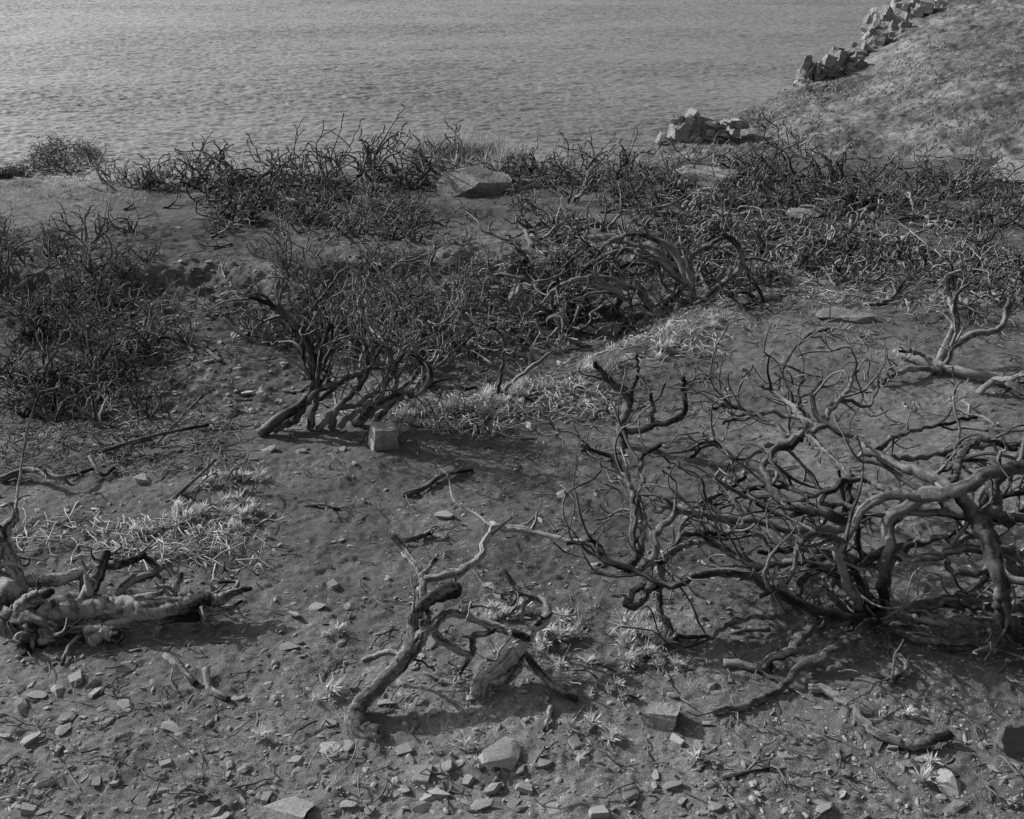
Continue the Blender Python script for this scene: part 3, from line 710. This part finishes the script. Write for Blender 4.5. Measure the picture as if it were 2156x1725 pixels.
multi("burnt_shrub", "single pale hooked stem above dry grass", "shrub",
      [([(1050, 830), (1062, 780), (1062, 720), (1045, 692), (1030, 690)], .013, .008, 1, .1), ([(1050, 830), (1100, 790, .1), (1160, 745, .2), (1220, 735, .3)], .014, .007, 4, .2)], (1050, 835), M_BARKL, 15)
multi("burnt_shrub", "arching charred shrub leaning over pale grass", "shrub",
      [([(1458, 640), (1452, 590), (1448, 545), (1490, 515), (1530, 500)], .042, .018, 6, .32),
       ([(1468, 640), (1515, 605), (1558, 565), (1556, 520), (1520, 490)], .040, .018, 6, .32),
       ([(1455, 600), (1400, 560), (1340, 532), (1270, 540), (1225, 575)], .040, .018, 8, .34),
       ([(1450, 580, .1), (1410, 520, .2), (1340, 500, .2), (1280, 515, .2), (1240, 560, .2)], .034, .016, 8, .34),
       ([(1430, 570, .2), (1380, 530, .3), (1300, 510, .4), (1230, 530, .4), (1190, 560, .4)], .030, .014, 8, .34),
       ([(1340, 700, -.1), (1300, 660), (1305, 625), (1270, 605), (1220, 625), (1200, 665)], .044, .020, 7, .34),
       ([(1400, 690, -.1), (1350, 665), (1300, 690), (1230, 700), (1170, 705)], .036, .016, 7, .34),
       ([(1400, 680, -.1), (1350, 620), (1290, 590), (1220, 600), (1170, 650)], .032, .014, 7, .34),
       ([(1290, 640), (1230, 650), (1180, 690), (1100, 690)], .026, .012, 7, .32),
       ([(1280, 600), (1240, 580), (1180, 600), (1140, 640), (1130, 690)], .026, .012, 7, .32),
       ([(1300, 620), (1240, 610), (1200, 640), (1190, 700)], .024, .012, 6, .3),
       ([(1440, 600, .1), (1400, 640, .1), (1380, 680, .1)], .026, .014, 6, .3),
       ([(1440, 640, .1), (1400, 600, .2), (1380, 560, .3), (1300, 560, .3)], .028, .014, 7, .34)], (1458, 640), M_BARK, 16, o=dict(TW, ms=6), lvl=2)
multi("burnt_shrub", "burnt shrub with two upright stubs and side limb", "shrub",
      [([(1975, 790, .0), (1985, 740, .12), (2012, 680, .28), (1996, 630, .40), (1988, 592, .48)], .034, .024, 3, .2),
       ([(1986, 740, .12), (2050, 706, .22), (2108, 692, .27), (2122, 650, .38), (2132, 622, .44)], .026, .024, 3, .2),
       ([(1895, 745, .05), (1960, 765, .05), (2050, 790, .05), (2110, 802, .04), (2170, 835, .03)], .036, .030, 3, .3),
       ([(1978, 780, .03), (1920, 776, .08), (1875, 795, .05), (1860, 810, .02)], .026, .013, 4, .2),
       ([(1980, 770, .05), (1935, 745, .12), (1895, 740, .15)], .016, .010, 4, .2),
       ([(2060, 830, .0), (2100, 800, .1), (2150, 790, .2), (2190, 740, .3)], .022, .014, 4, .3)], (1975, 790), M_BARK, 17, plane=False, wob=.4)

def fallen(pts, r0, r1, label, seed, tw=2, mat=M_BARK):
    tb = Tubes(); rg = random.Random(seed)
    C = stem(tb, pts, r0, r1, 44 if len(pts) > 4 else 22, 14, rng=rg, tw=tw, tl=.1, wob=.45 if len(pts) > 4 else .12, knots=1)
    finish(tb, "fallen_branch", mat, label, "branch", tuple(C[0]), seed, .12, "fallen branches on the ground")
fallen([(1705, 1450, .02), (1745, 1456, .02), (1790, 1490, .02), (1840, 1540, .02), (1900, 1562, .02), (1950, 1566, .03), (1992, 1545, .04)], .018, .020, "thick curved fallen branch lying on soil", 61, 1, M_BARK)
fallen([(848, 1042, .01), (890, 1030, .02), (930, 1002, .03), (995, 988, .02)], .014, .012, "short crooked charred branch on bare soil", 62)
fallen([(350, 1380, .02), (380, 1408, .02), (412, 1440, .01)], .020, .014, "short pale broken branch on soil", 63, 0, M_BARKL)
fallen([(434, 1408, .04), (440, 1448, .02), (480, 1476, .01)], .017, .014, "short bent broken branch on soil", 64, 0, M_BARKL)
fallen([(835, 1140, .02), (870, 1132, .03), (905, 1122, .02)], .018, .012, "short crooked charred branch on bare soil", 65)
fallen([(360, 1055, .02), (400, 1020, .08), (455, 968, .14)], .012, .007, "thin charred branch propped on pale plants", 66)
fallen([(215, 950, .02), (300, 925, .08), (380, 905, .1), (440, 895, .1)], .013, .008, "long thin charred branch on soil", 67)
fallen([(330, 935, .02), (400, 860, .2), (440, 825, .28)], .009, .005, "long thin charred branch on soil", 68)
fallen([(640, 1065, .01), (680, 1062, .02), (715, 1072, .01)], .010, .007, "short crooked charred branch on bare soil", 69)
fallen([(1520, 1640, .01), (1580, 1625, .02), (1620, 1622, .01)], .009, .006, "short crooked charred branch on bare soil", 70)
fallen([(0, 1010, .02), (60, 990, .06), (130, 1005, .08), (200, 985, .05)], .022, .012, "dark crooked charred branch beside shrubs", 71, 4)
fallen([(190, 960, .1), (215, 1000, .04), (240, 985, .02)], .014, .012, "short pale broken branch on soil", 72, 0, M_BARKL)

# ------------------------------------------------------------------ generic shrub kinds
RAW = {}
def kind_mesh(name, seed, nst, L, r, lvl, o, spread, mat, rough=.14):
    rng = random.Random(seed); tb = Tubes()
    for k in range(nst):
        a = rng.uniform(0, 6.28); t = rng.uniform(.15, 1) * spread
        d = nrm(np.array([math.cos(a) * t, math.sin(a) * t, 1.0]))
        p = np.array([rng.uniform(-.06, .06), rng.uniform(-.06, .06), -.03])
        grow(tb, p, d, L * rng.uniform(.6, 1.1), r * rng.uniform(.6, 1.1), 0, lvl, rng, o)
    V, F, t = tb.build(rough, seed); me = mk_mesh(name, V, F, True, t); me.materials.append(mat)
    zt = float(np.percentile(V[:, 2], 99)); me["h"] = zt
    RAW[seed] = (V / zt, F, t)
    return me
def remat(me, mat):
    h = me["h"]; me = me.copy(); me.materials.clear(); me.materials.append(mat); me["h"] = h; return me
UPR = [kind_mesh("burnt_shrub", 200 + k, 6, .46, .024, 3, dict(curl=1.4, up=.5, wig=.21, nc=[3, 2, 1], spread=.9, ms=4.4), 1.4, M_BARK) for k in range(8)]
UPRL = [remat(m, M_BARKL) for m in UPR[:4]]
UPRD = [kind_mesh("burnt_shrub", 250 + k, 5, .50, .028, 2, dict(curl=1.6, up=.3, wig=.26, nc=[3, 3], spread=.95, ms=5.2), 1.8, [M_BARKD, M_BARK][k % 2]) for k in range(8)]
RIM = [kind_mesh("burnt_shrub", 300 + k, 5, .54, .024, 2, dict(curl=1.8, up=.55, wig=.25, nc=[3, 2], spread=.9, ms=6.8), 1.3, [M_BARKD, M_BARK][k % 2]) for k in range(8)]
SPR = [kind_mesh("burnt_shrub", 400 + k, 5, .52, .036, 2, dict(curl=1.7, up=.0, wig=.30, nc=[3, 2], spread=.95, ms=8.5), 2.0, [M_BARK, M_BARKD, M_BARKL][k % 3]) for k in range(9)]
def fb_mesh(seed, mat):
    rng = random.Random(seed); tb = Tubes(); a = rng.uniform(0, 6.28)
    grow(tb, np.array([0, 0, .03]), nrm(np.array([math.cos(a), math.sin(a), .15])), .55, .029, 0, 2, rng, dict(curl=1.4, up=-.35, wig=.28, nc=[3, 2], spread=.9, ms=6.5))
    V, F, t = tb.build(.15, seed); me = mk_mesh("fallen_branch", V, F, True, t); me.materials.append(mat); me["h"] = .9; return me
FBM = [fb_mesh(500 + k, [M_BARK, M_BARKL, M_BARKD][k % 3]) for k in range(12)]
R2 = random.Random(77)
def clear(u, v):
    """keep the open views of the boulders and slabs free of brush"""
    return (915 < u < 1065 and v > 402 and v < 450) or (2050 < u and 382 < v < 425) or (1450 < u < 1530 and 394 < v < 420)
def put(kind, u, v, h, name, label, group, cat="shrub", sink=.02, base=None):
    if clear(u, v): return
    p = hit(u, v); me = kind[R2.randrange(len(kind))]; s = h / me["h"]
    p[2] -= sink
    place(name, me, p, (s * R2.uniform(.9, 1.2), s * R2.uniform(.9, 1.2), s * R2.uniform(.85, 1.15)), R2.uniform(0, 6.28),
          (R2.uniform(-.15, .15), R2.uniform(-.15, .15)), label, cat, group)
def brush(name, spots, seeds, mat, label, seed):
    """brushwood that cannot be told apart: one merged mass"""
    rg = random.Random(seed); Vs = []; Q = []; T3 = []; To = []; off = 0
    for (u, v, h) in spots:
        if clear(u, v): continue
        V, F, t = RAW[seeds[rg.randrange(len(seeds))]]
        p = hit(u, v); a = rg.uniform(0, 6.28); c, s_ = math.cos(a), math.sin(a)
        W = (V * h * np.array([rg.uniform(.9, 1.2), rg.uniform(.9, 1.2), 1])) @ np.array([[c, -s_, 0], [s_, c, 0], [0, 0, 1]]).T + p - np.array([0, 0, .02])
        Vs.append(W); Q.append(F[0] + off); T3.append(F[1] + off); To.append(t); off += len(V)
    add_obj(name, mk_mesh(name, np.concatenate(Vs), [np.concatenate(Q), np.concatenate(T3)], True, np.concatenate(To)), mat, label, "brushwood", "stuff")
GS = "burnt shrubs covering the headland"
rimv = [(225, 385), (260, 392), (300, 400), (330, 384), (370, 392), (400, 398), (440, 382), (480, 402), (520, 384), (560, 396), (600, 378), (640, 388), (680, 374), (720, 390), (760, 378), (800, 390), (840, 376),
        (880, 385), (930, 370), (1085, 386), (1120, 374), (1160, 386), (1200, 376), (1240, 386), (1290, 380), (1330, 374), (1380, 380), (1430, 382), (1480, 374), (1530, 384), (1580, 376),
        (1630, 376), (1680, 382), (1730, 374), (1780, 380), (1830, 374), (1880, 380), (1930, 376), (1980, 382), (2030, 386)]
for (u, v) in rimv:
    hh = .80 if 540 < u < 900 else (.46 if u < 400 else .58)
    put(RIM, u, v, hh * R2.uniform(.7, 1.25), "burnt_shrub", "leafless charred shrub with curling twigs along cliff edge", GS)
for _ in range(26):
    put(RIM, R2.uniform(1200, 2100), R2.uniform(385, 450), R2.uniform(.34, .58), "burnt_shrub", "leafless charred shrub with curling twigs along cliff edge", GS)
for _ in range(24):
    put(RIM, R2.uniform(440, 900), R2.uniform(405, 510), R2.uniform(.32, .52), "burnt_shrub", "leafless charred shrub with curling twigs along cliff edge", GS)
for _ in range(26):
    put(UPRD, R2.uniform(-40, 330), R2.uniform(640, 930), R2.uniform(.34, .55), "burnt_shrub", "low black charred shrub with tangled twigs", GS)
for _ in range(14):
    put(UPRD, R2.uniform(-60, 230), R2.uniform(500, 640), R2.uniform(.28, .46), "burnt_shrub", "low black charred shrub with tangled twigs", GS)
for (u, v, h) in [(560, 720, .35), (620, 700, .45), (690, 720, .5), (760, 740, .55), (830, 760, .6), (900, 780, .5), (860, 700, .5), (940, 720, .45), (780, 660, .45), (700, 640, .4), (880, 640, .4),
                  (640, 620, .4), (740, 600, .38), (820, 590, .36), (960, 660, .4), (600, 560, .3), (680, 560, .33), (780, 540, .3), (1000, 760, .35), (540, 540, .25), (900, 560, .3)]:
    put(UPR, u, v, h * 1.1, "burnt_shrub", "charred shrub with a crown of fine bare twigs", GS)
for (u, v, h) in [(780, 700, .5), (860, 740, .55), (920, 690, .45), (980, 610, .35), (720, 690, .46), (820, 650, .45)]:
    put(UPRL, u, v, h, "burnt_shrub", "ash-grey burnt shrub with fine bare twigs", GS)
for (u, v) in [(1150, 470), (1120, 480), (1180, 480), (1240, 560), (1180, 620), (1200, 690), (1100, 700), (1330, 600), (1400, 540), (1480, 500), (1540, 480), (1180, 560), (1380, 480), (1120, 560), (1040, 560), (980, 520)]:
    put(SPR, u, v, R2.uniform(.26, .42), "burnt_shrub", "low charred shrub with coiled bare branches", GS)
for _ in range(64):
    put(SPR, R2.uniform(1380, 2180), 400 + 210 * R2.random() ** .8, R2.uniform(.24, .44), "burnt_shrub", "low charred shrub with coiled bare branches", GS)
for (u, v) in [(2000, 610), (1840, 570), (2080, 600), (2140, 560), (1560, 600), (1880, 620), (2140, 640), (1600, 640)]:
    put(SPR, u, v, .36, "burnt_shrub", "low charred shrub with coiled bare branches", GS)
rb = random.Random(4)
brush("far_brushwood", [(rb.uniform(1050, 2200), 372 + 70 * rb.random(), rb.uniform(.25, .45)) for _ in range(52)] + [(rb.uniform(500, 900), 378 + 100 * rb.random(), rb.uniform(.25, .42)) for _ in range(22)]
      + [(rb.uniform(215, 560), 382 + 25 * rb.random(), rb.uniform(.22, .36)) for _ in range(12)] + [(rb.uniform(1500, 2200), 450 + 150 * rb.random(), rb.uniform(.18, .32)) for _ in range(14)]
      + [(rb.uniform(1000, 1500), 440 + 110 * rb.random(), rb.uniform(.18, .3)) for _ in range(8)],
      [300 + k for k in range(8)] + [400 + k for k in range(9)], M_BARKD, "tangled mass of charred brushwood behind the shrubs", 5)
brush("hollow_brushwood", [(rb.uniform(-60, 330), 480 + 450 * rb.random(), rb.uniform(.2, .38)) for _ in range(24)] + [(rb.uniform(480, 1000), 500 + 260 * rb.random(), rb.uniform(.22, .38)) for _ in range(16)],
      [250 + k for k in range(8)], M_BARKD, "tangled mass of charred brushwood in the hollow", 6)
GF = "fallen branches on the ground"
for _ in range(130):
    put(FBM, R2.uniform(1080, 2180), R2.uniform(430, 650), R2.uniform(.5, .9), "fallen_branch", "crooked burnt branch lying among others", GF, "branch", 0)
for _ in range(50):
    put(FBM, R2.uniform(0, 1000), R2.uniform(400, 900), R2.uniform(.3, .6), "fallen_branch", "crooked burnt branch lying among others", GF, "branch", 0)
for (u, v) in [(1900, 850), (2040, 880), (2100, 900), (2060, 560), (1620, 1330), (2000, 1380), (1100, 840), (1160, 820), (1230, 800), (900, 860), (1300, 770)]:
    put(FBM, u, v, R2.uniform(.25, .5), "fallen_branch", "crooked burnt branch lying on bare soil", GF, "branch", 0)
for (u, v) in [(120, 930), (250, 920), (320, 930), (60, 960), (420, 905), (480, 900), (380, 1040), (480, 1010)]:
    put(FBM, u, v, R2.uniform(.3, .5), "fallen_branch", "crooked burnt branch lying on bare soil", GF, "branch", 0)

# ------------------------------------------------------------------ leafy rosettes
def rosette(seed, nb, L, w, mat, upr=.5):
    r = random.Random(seed); V = []; F3 = []; F4 = []; T = []
    for k in range(nb):
        a = r.uniform(0, 6.28); el = r.uniform(.1, 1.2) * upr; l = L * r.uniform(.4, 1.15); ww = w * r.uniform(.7, 1.2)
        pts = []; ca, sa = math.cos(a), math.sin(a); x = 0; z = .012; bend = r.uniform(-.6, .9); tt = r.random()
        ox, oy = r.uniform(-.016, .016), r.uniform(-.016, .016)
        for s in range(4):
            pts.append((x, z)); e = el * 1.6 - bend * s * .35; x += math.cos(e) * l / 3; z = max(.012, z + math.sin(e) * l / 3)
        b0 = len(V)
        for s, (x, z) in enumerate(pts):
            hw = ww * [.6, 1.0, .8, .0][s]
            if s < 3:
                V += [(ox + ca * x - sa * hw, oy + sa * x + ca * hw, z + hw * .5), (ox + ca * x, oy + sa * x, z), (ox + ca * x + sa * hw, oy + sa * x - ca * hw, z + hw * .5)]; T += [tt * .9] * 3
            else: V.append((ox + ca * x, oy + sa * x, z)); T.append(min(1, tt + .2))
        for s in range(2):
            q = b0 + s * 3; F4 += [(q, q + 3, q + 4, q + 1), (q + 1, q + 4, q + 5, q + 2)]
        q = b0 + 6; F3 += [(q, q + 3, q + 1), (q + 1, q + 3, q + 2)]
    me = mk_mesh("rosette_plant", V, [np.array(F4), np.array(F3)], False, T); me.materials.append(mat); return me
ROS = [rosette(700 + k, 26 + 3 * k, .072, .0042, M_LEAF, .66) for k in range(8)]
GP = "pale rosette plants sprouting from the soil"
def ros(u, v, s=1.0):
    p = hit(u, v); p[2] = float(Hm(p[0], p[1])) + .005; s *= R2.uniform(.5, 1.25)
    place("rosette_plant", ROS[R2.randrange(8)], p, s, R2.uniform(0, 6.28), (R2.uniform(-.25, .25), R2.uniform(-.25, .25)), "small pale spiky-leaved plant sprouting from burnt soil", "plant", GP)
def blob(cx, cy, rx, ry, n, s=1.0):
    for _ in range(n):
        a = R2.uniform(0, 6.28); q = math.sqrt(R2.random()); ros(cx + rx * q * math.cos(a), cy + ry * q * math.sin(a), s)
blob(490, 1015, 60, 18, 12, 1); blob(450, 1095, 90, 38, 26, 1.0); blob(320, 1110, 50, 28, 8, 1)
blob(1355, 1345, 62, 52, 36, .95); blob(1060, 1295, 60, 22, 13, .9); blob(1180, 1330, 50, 26, 12, .9); blob(1240, 1440, 100, 50, 14, .7); blob(1360, 1400, 60, 20, 6, .8); blob(1180, 1370, 60, 30, 6, .8)
blob(1250, 1545, 60, 20, 4, .7); blob(990, 1430, 60, 40, 3, .7)
for u, v, s in [(708, 1338, .8), (690, 1465, 1.1), (660, 1480, .6), (290, 1545, .6), (706, 1598, .8), (1000, 1612, 1), (985, 1580, 1), (1665, 1655, .9), (1945, 1650, .9), (1290, 1560, .8), (552, 1560, .7),
                (410, 1525, .5), (1462, 1605, .7), (1500, 1650, .6), (850, 1500, .5), (1940, 1275, .8), (1850, 1500, .7), (1910, 1512, .6), (430, 800, .8), (455, 830, .9), (545, 840, .9), (470, 815, .7), (520, 870, .8), (690, 985, .5),
                (680, 1340, .5), (1155, 1000, .4), (1150, 1075, .4), (620, 1480, .5), (330, 1330, .6), (1700, 1560, .5), (2130, 1690, .6), (150, 1500, .5), (420, 780, .7), (560, 1130, .6), (1960, 1610, .6), (600, 860, .7)]:
    ros(u, v, s)
LINE = lambda u: np.interp(u, [830, 1000, 1200, 1400, 1510], [885, 855, 795, 720, 670])
nr = 0
while nr < 76:
    t = R2.random(); u = 830 + 680 * t
    if vn(u * .03, 0.5, 3) < .42: continue
    ros(u, LINE(u) + R2.gauss(0, 11 + 14 * t), R2.uniform(.6, 1.4)); nr += 1

# ------------------------------------------------------------------ grass blades (uncountable)
def grass(name, spots, seed, mat, label, hgt, wid):
    r = np.random.RandomState(seed); Vs = []; Ts = []; n = 0
    for (u, v, sx, sy, cnt) in spots:
        for _ in range(cnt):
            uu = u + r.randn() * sx; vv = v + r.randn() * sy
            p = hit(uu, vv); p[2] -= .01
            tone = r.rand()
            for b in range(7):
                h = r.uniform(*hgt); a = r.rand() * 6.28; ln = np.array([r.randn() * .45 + .1, r.randn() * .45, 1.0]); ln /= np.linalg.norm(ln)
                q = p + np.array([r.randn() * .02, r.randn() * .02, 0]); dx = np.array([math.cos(a), math.sin(a), 0]) * wid
                mid = q + ln * h * .55; tip = q + ln * h + np.array([ln[0], ln[1], -.2]) * h * .3
                Vs += [q - dx, q + dx, mid + dx * .7, mid - dx * .7, tip]; Ts += [tone] * 5; n += 1
    b = np.arange(n)[:, None] * 5
    me = mk_mesh(name, np.array(Vs), [b + np.array([[0, 1, 2, 3]]), b + np.array([[3, 2, 4]])], False, Ts)
    add_obj(name, me, mat, label, "grass", "stuff")
rr_ = random.Random(12)
gl = []
for k in range(150):
    u = rr_.uniform(840, 1510)
    if vn(u * .03, 2.5, 7) < .42: continue
    gl.append((u, float(LINE(u)) + rr_.gauss(0, 9), 8, 6, 2))
grass("dry_grass", gl + [(1420, 690, 40, 18, 60), (1350, 640, 50, 24, 50), (1330, 580, 60, 22, 45), (1400, 620, 40, 20, 40)], 41, M_GRASS, "pale dry grass along the lip of the hollow", (.04, .12), .003)
grass("cliff_edge_grass", [(965, 335, 55, 12, 150), (920, 350, 40, 10, 70), (1040, 350, 40, 10, 70), (400, 372, 120, 8, 20)], 42, M_GRASS, "tall dry grass at the cliff edge", (.2, .6), .008)
grass("turf_patches", [(120, 410, 110, 12, 260), (60, 385, 70, 6, 130), (250, 400, 60, 12, 80), (500, 430, 90, 12, 50), (1750, 620, 250, 40, 120), (2050, 420, 100, 40, 100), (1300, 450, 200, 30, 60)], 43, M_GRASS, "short dry turf patches on the headland", (.03, .09), .005)
r_ = random.Random(9)
grass("soil_sprouts", [(r_.uniform(0, 2156), r_.uniform(800, 1700), 20, 8, 3) for _ in range(150)], 44, M_GRASS, "tiny dry sprouts scattered over burnt soil", (.01, .035), .0018)

# ------------------------------------------------------------------ leafy bush on the cliff edge
def leafy(u, v, w, h, n, seed, label):
    p = hit(u, v); W = w * mpp(p) / 2; Hh = h * mpp(p); r = np.random.RandomState(seed)
    root = bpy.data.objects.new("leafy_bush", None); root.location = tuple(p); COL.objects.link(root)
    root["label"] = label; root["category"] = "bush"
    cs = np.stack([r.uniform(-.8, .8, 26) * W, r.uniform(-.5, .5, 26) * W, r.uniform(.15, .8, 26) * Hh], 1)
    cs[:, 2] *= 1 - .5 * (np.abs(cs[:, 0]) / W) ** 2
    c = cs[r.randint(26, size=n)] + r.randn(n, 3) * np.array([W * .13, W * .13, Hh * .13]); c[:, 2] = np.abs(c[:, 2])
    a = r.randn(n, 3); a /= np.linalg.norm(a, axis=1, keepdims=True); b = np.cross(a, r.randn(n, 3)); b /= np.linalg.norm(b, axis=1, keepdims=True)
    s = r.uniform(.012, .03, (n, 1))
    V = np.stack([c - a * s, c + b * s * .4, c + a * s, c - b * s * .4], 1).reshape(-1, 3)
    me = mk_mesh("foliage", V, [np.arange(4 * n).reshape(n, 4)], False, np.repeat(r.rand(n), 4)); me.materials.append(M_BUSH)
    f = bpy.data.objects.new("foliage", me); f.parent = root; COL.objects.link(f)
    tb = Tubes(); rg = random.Random(seed)
    for k in range(6):
        grow(tb, np.array([rg.uniform(-.1, .1), 0, -.03]), nrm(np.array([rg.uniform(-1.4, 1.4), rg.uniform(-.6, .6), 1])), Hh * .7, .012, 0, 1, rg, dict(curl=1, up=.2, wig=.15, nc=[3], spread=.8))
    V, F, t = tb.build(.1, seed); me = mk_mesh("branches", V, F, True, t); me.materials.append(M_BARKD)
    f = bpy.data.objects.new("branches", me); f.parent = root; COL.objects.link(f)
leafy(148, 366, 160, 90, 6000, 1, "dense dark leafy bush on the cliff edge")
leafy(45, 374, 90, 28, 1800, 2, "low dark leafy bush on the cliff edge")
leafy(10, 374, 60, 20, 900, 3, "low dark leafy bush on the cliff edge")

# ------------------------------------------------------------------ camera, light, sky
cam = bpy.data.cameras.new("camera"); co = bpy.data.objects.new("camera", cam); COL.objects.link(co)
co.location = (0, 0, CH); co.rotation_euler = (math.radians(90) - PITCH, 0, 0)
cam.sensor_fit = 'HORIZONTAL'; cam.angle = 2 * math.atan(1078 / FOC); cam.clip_end = 60000; cam.clip_start = .05
SC.camera = co
AZ, EL = math.radians(-60), math.radians(30)
sd = Vector((math.sin(AZ) * math.cos(EL), math.cos(AZ) * math.cos(EL), math.sin(EL)))
L = bpy.data.lights.new("sun", 'SUN'); L.energy = 5.0; L.angle = math.radians(.8); L.color = (1, 1, 1)
lo = bpy.data.objects.new("sun", L); lo.rotation_euler = sd.to_track_quat('Z', 'Y').to_euler(); COL.objects.link(lo)
w = bpy.data.worlds.new("World"); SC.world = w; w.use_nodes = True; nt = w.node_tree
bg = nt.nodes["Background"]; sk = nt.nodes.new("ShaderNodeTexSky"); sk.sky_type = 'NISHITA'; sk.sun_disc = False
sk.sun_elevation = EL; sk.sun_rotation = AZ % (2 * math.pi); sk.dust_density = 3.5
bw = nt.nodes.new("ShaderNodeRGBToBW"); nt.links.new(sk.outputs[0], bw.inputs[0]); nt.links.new(bw.outputs[0], bg.inputs[0]); bg.inputs[1].default_value = .15
SC.view_settings.view_transform = 'Standard'; SC.view_settings.look = 'None'; SC.view_settings.exposure = 0
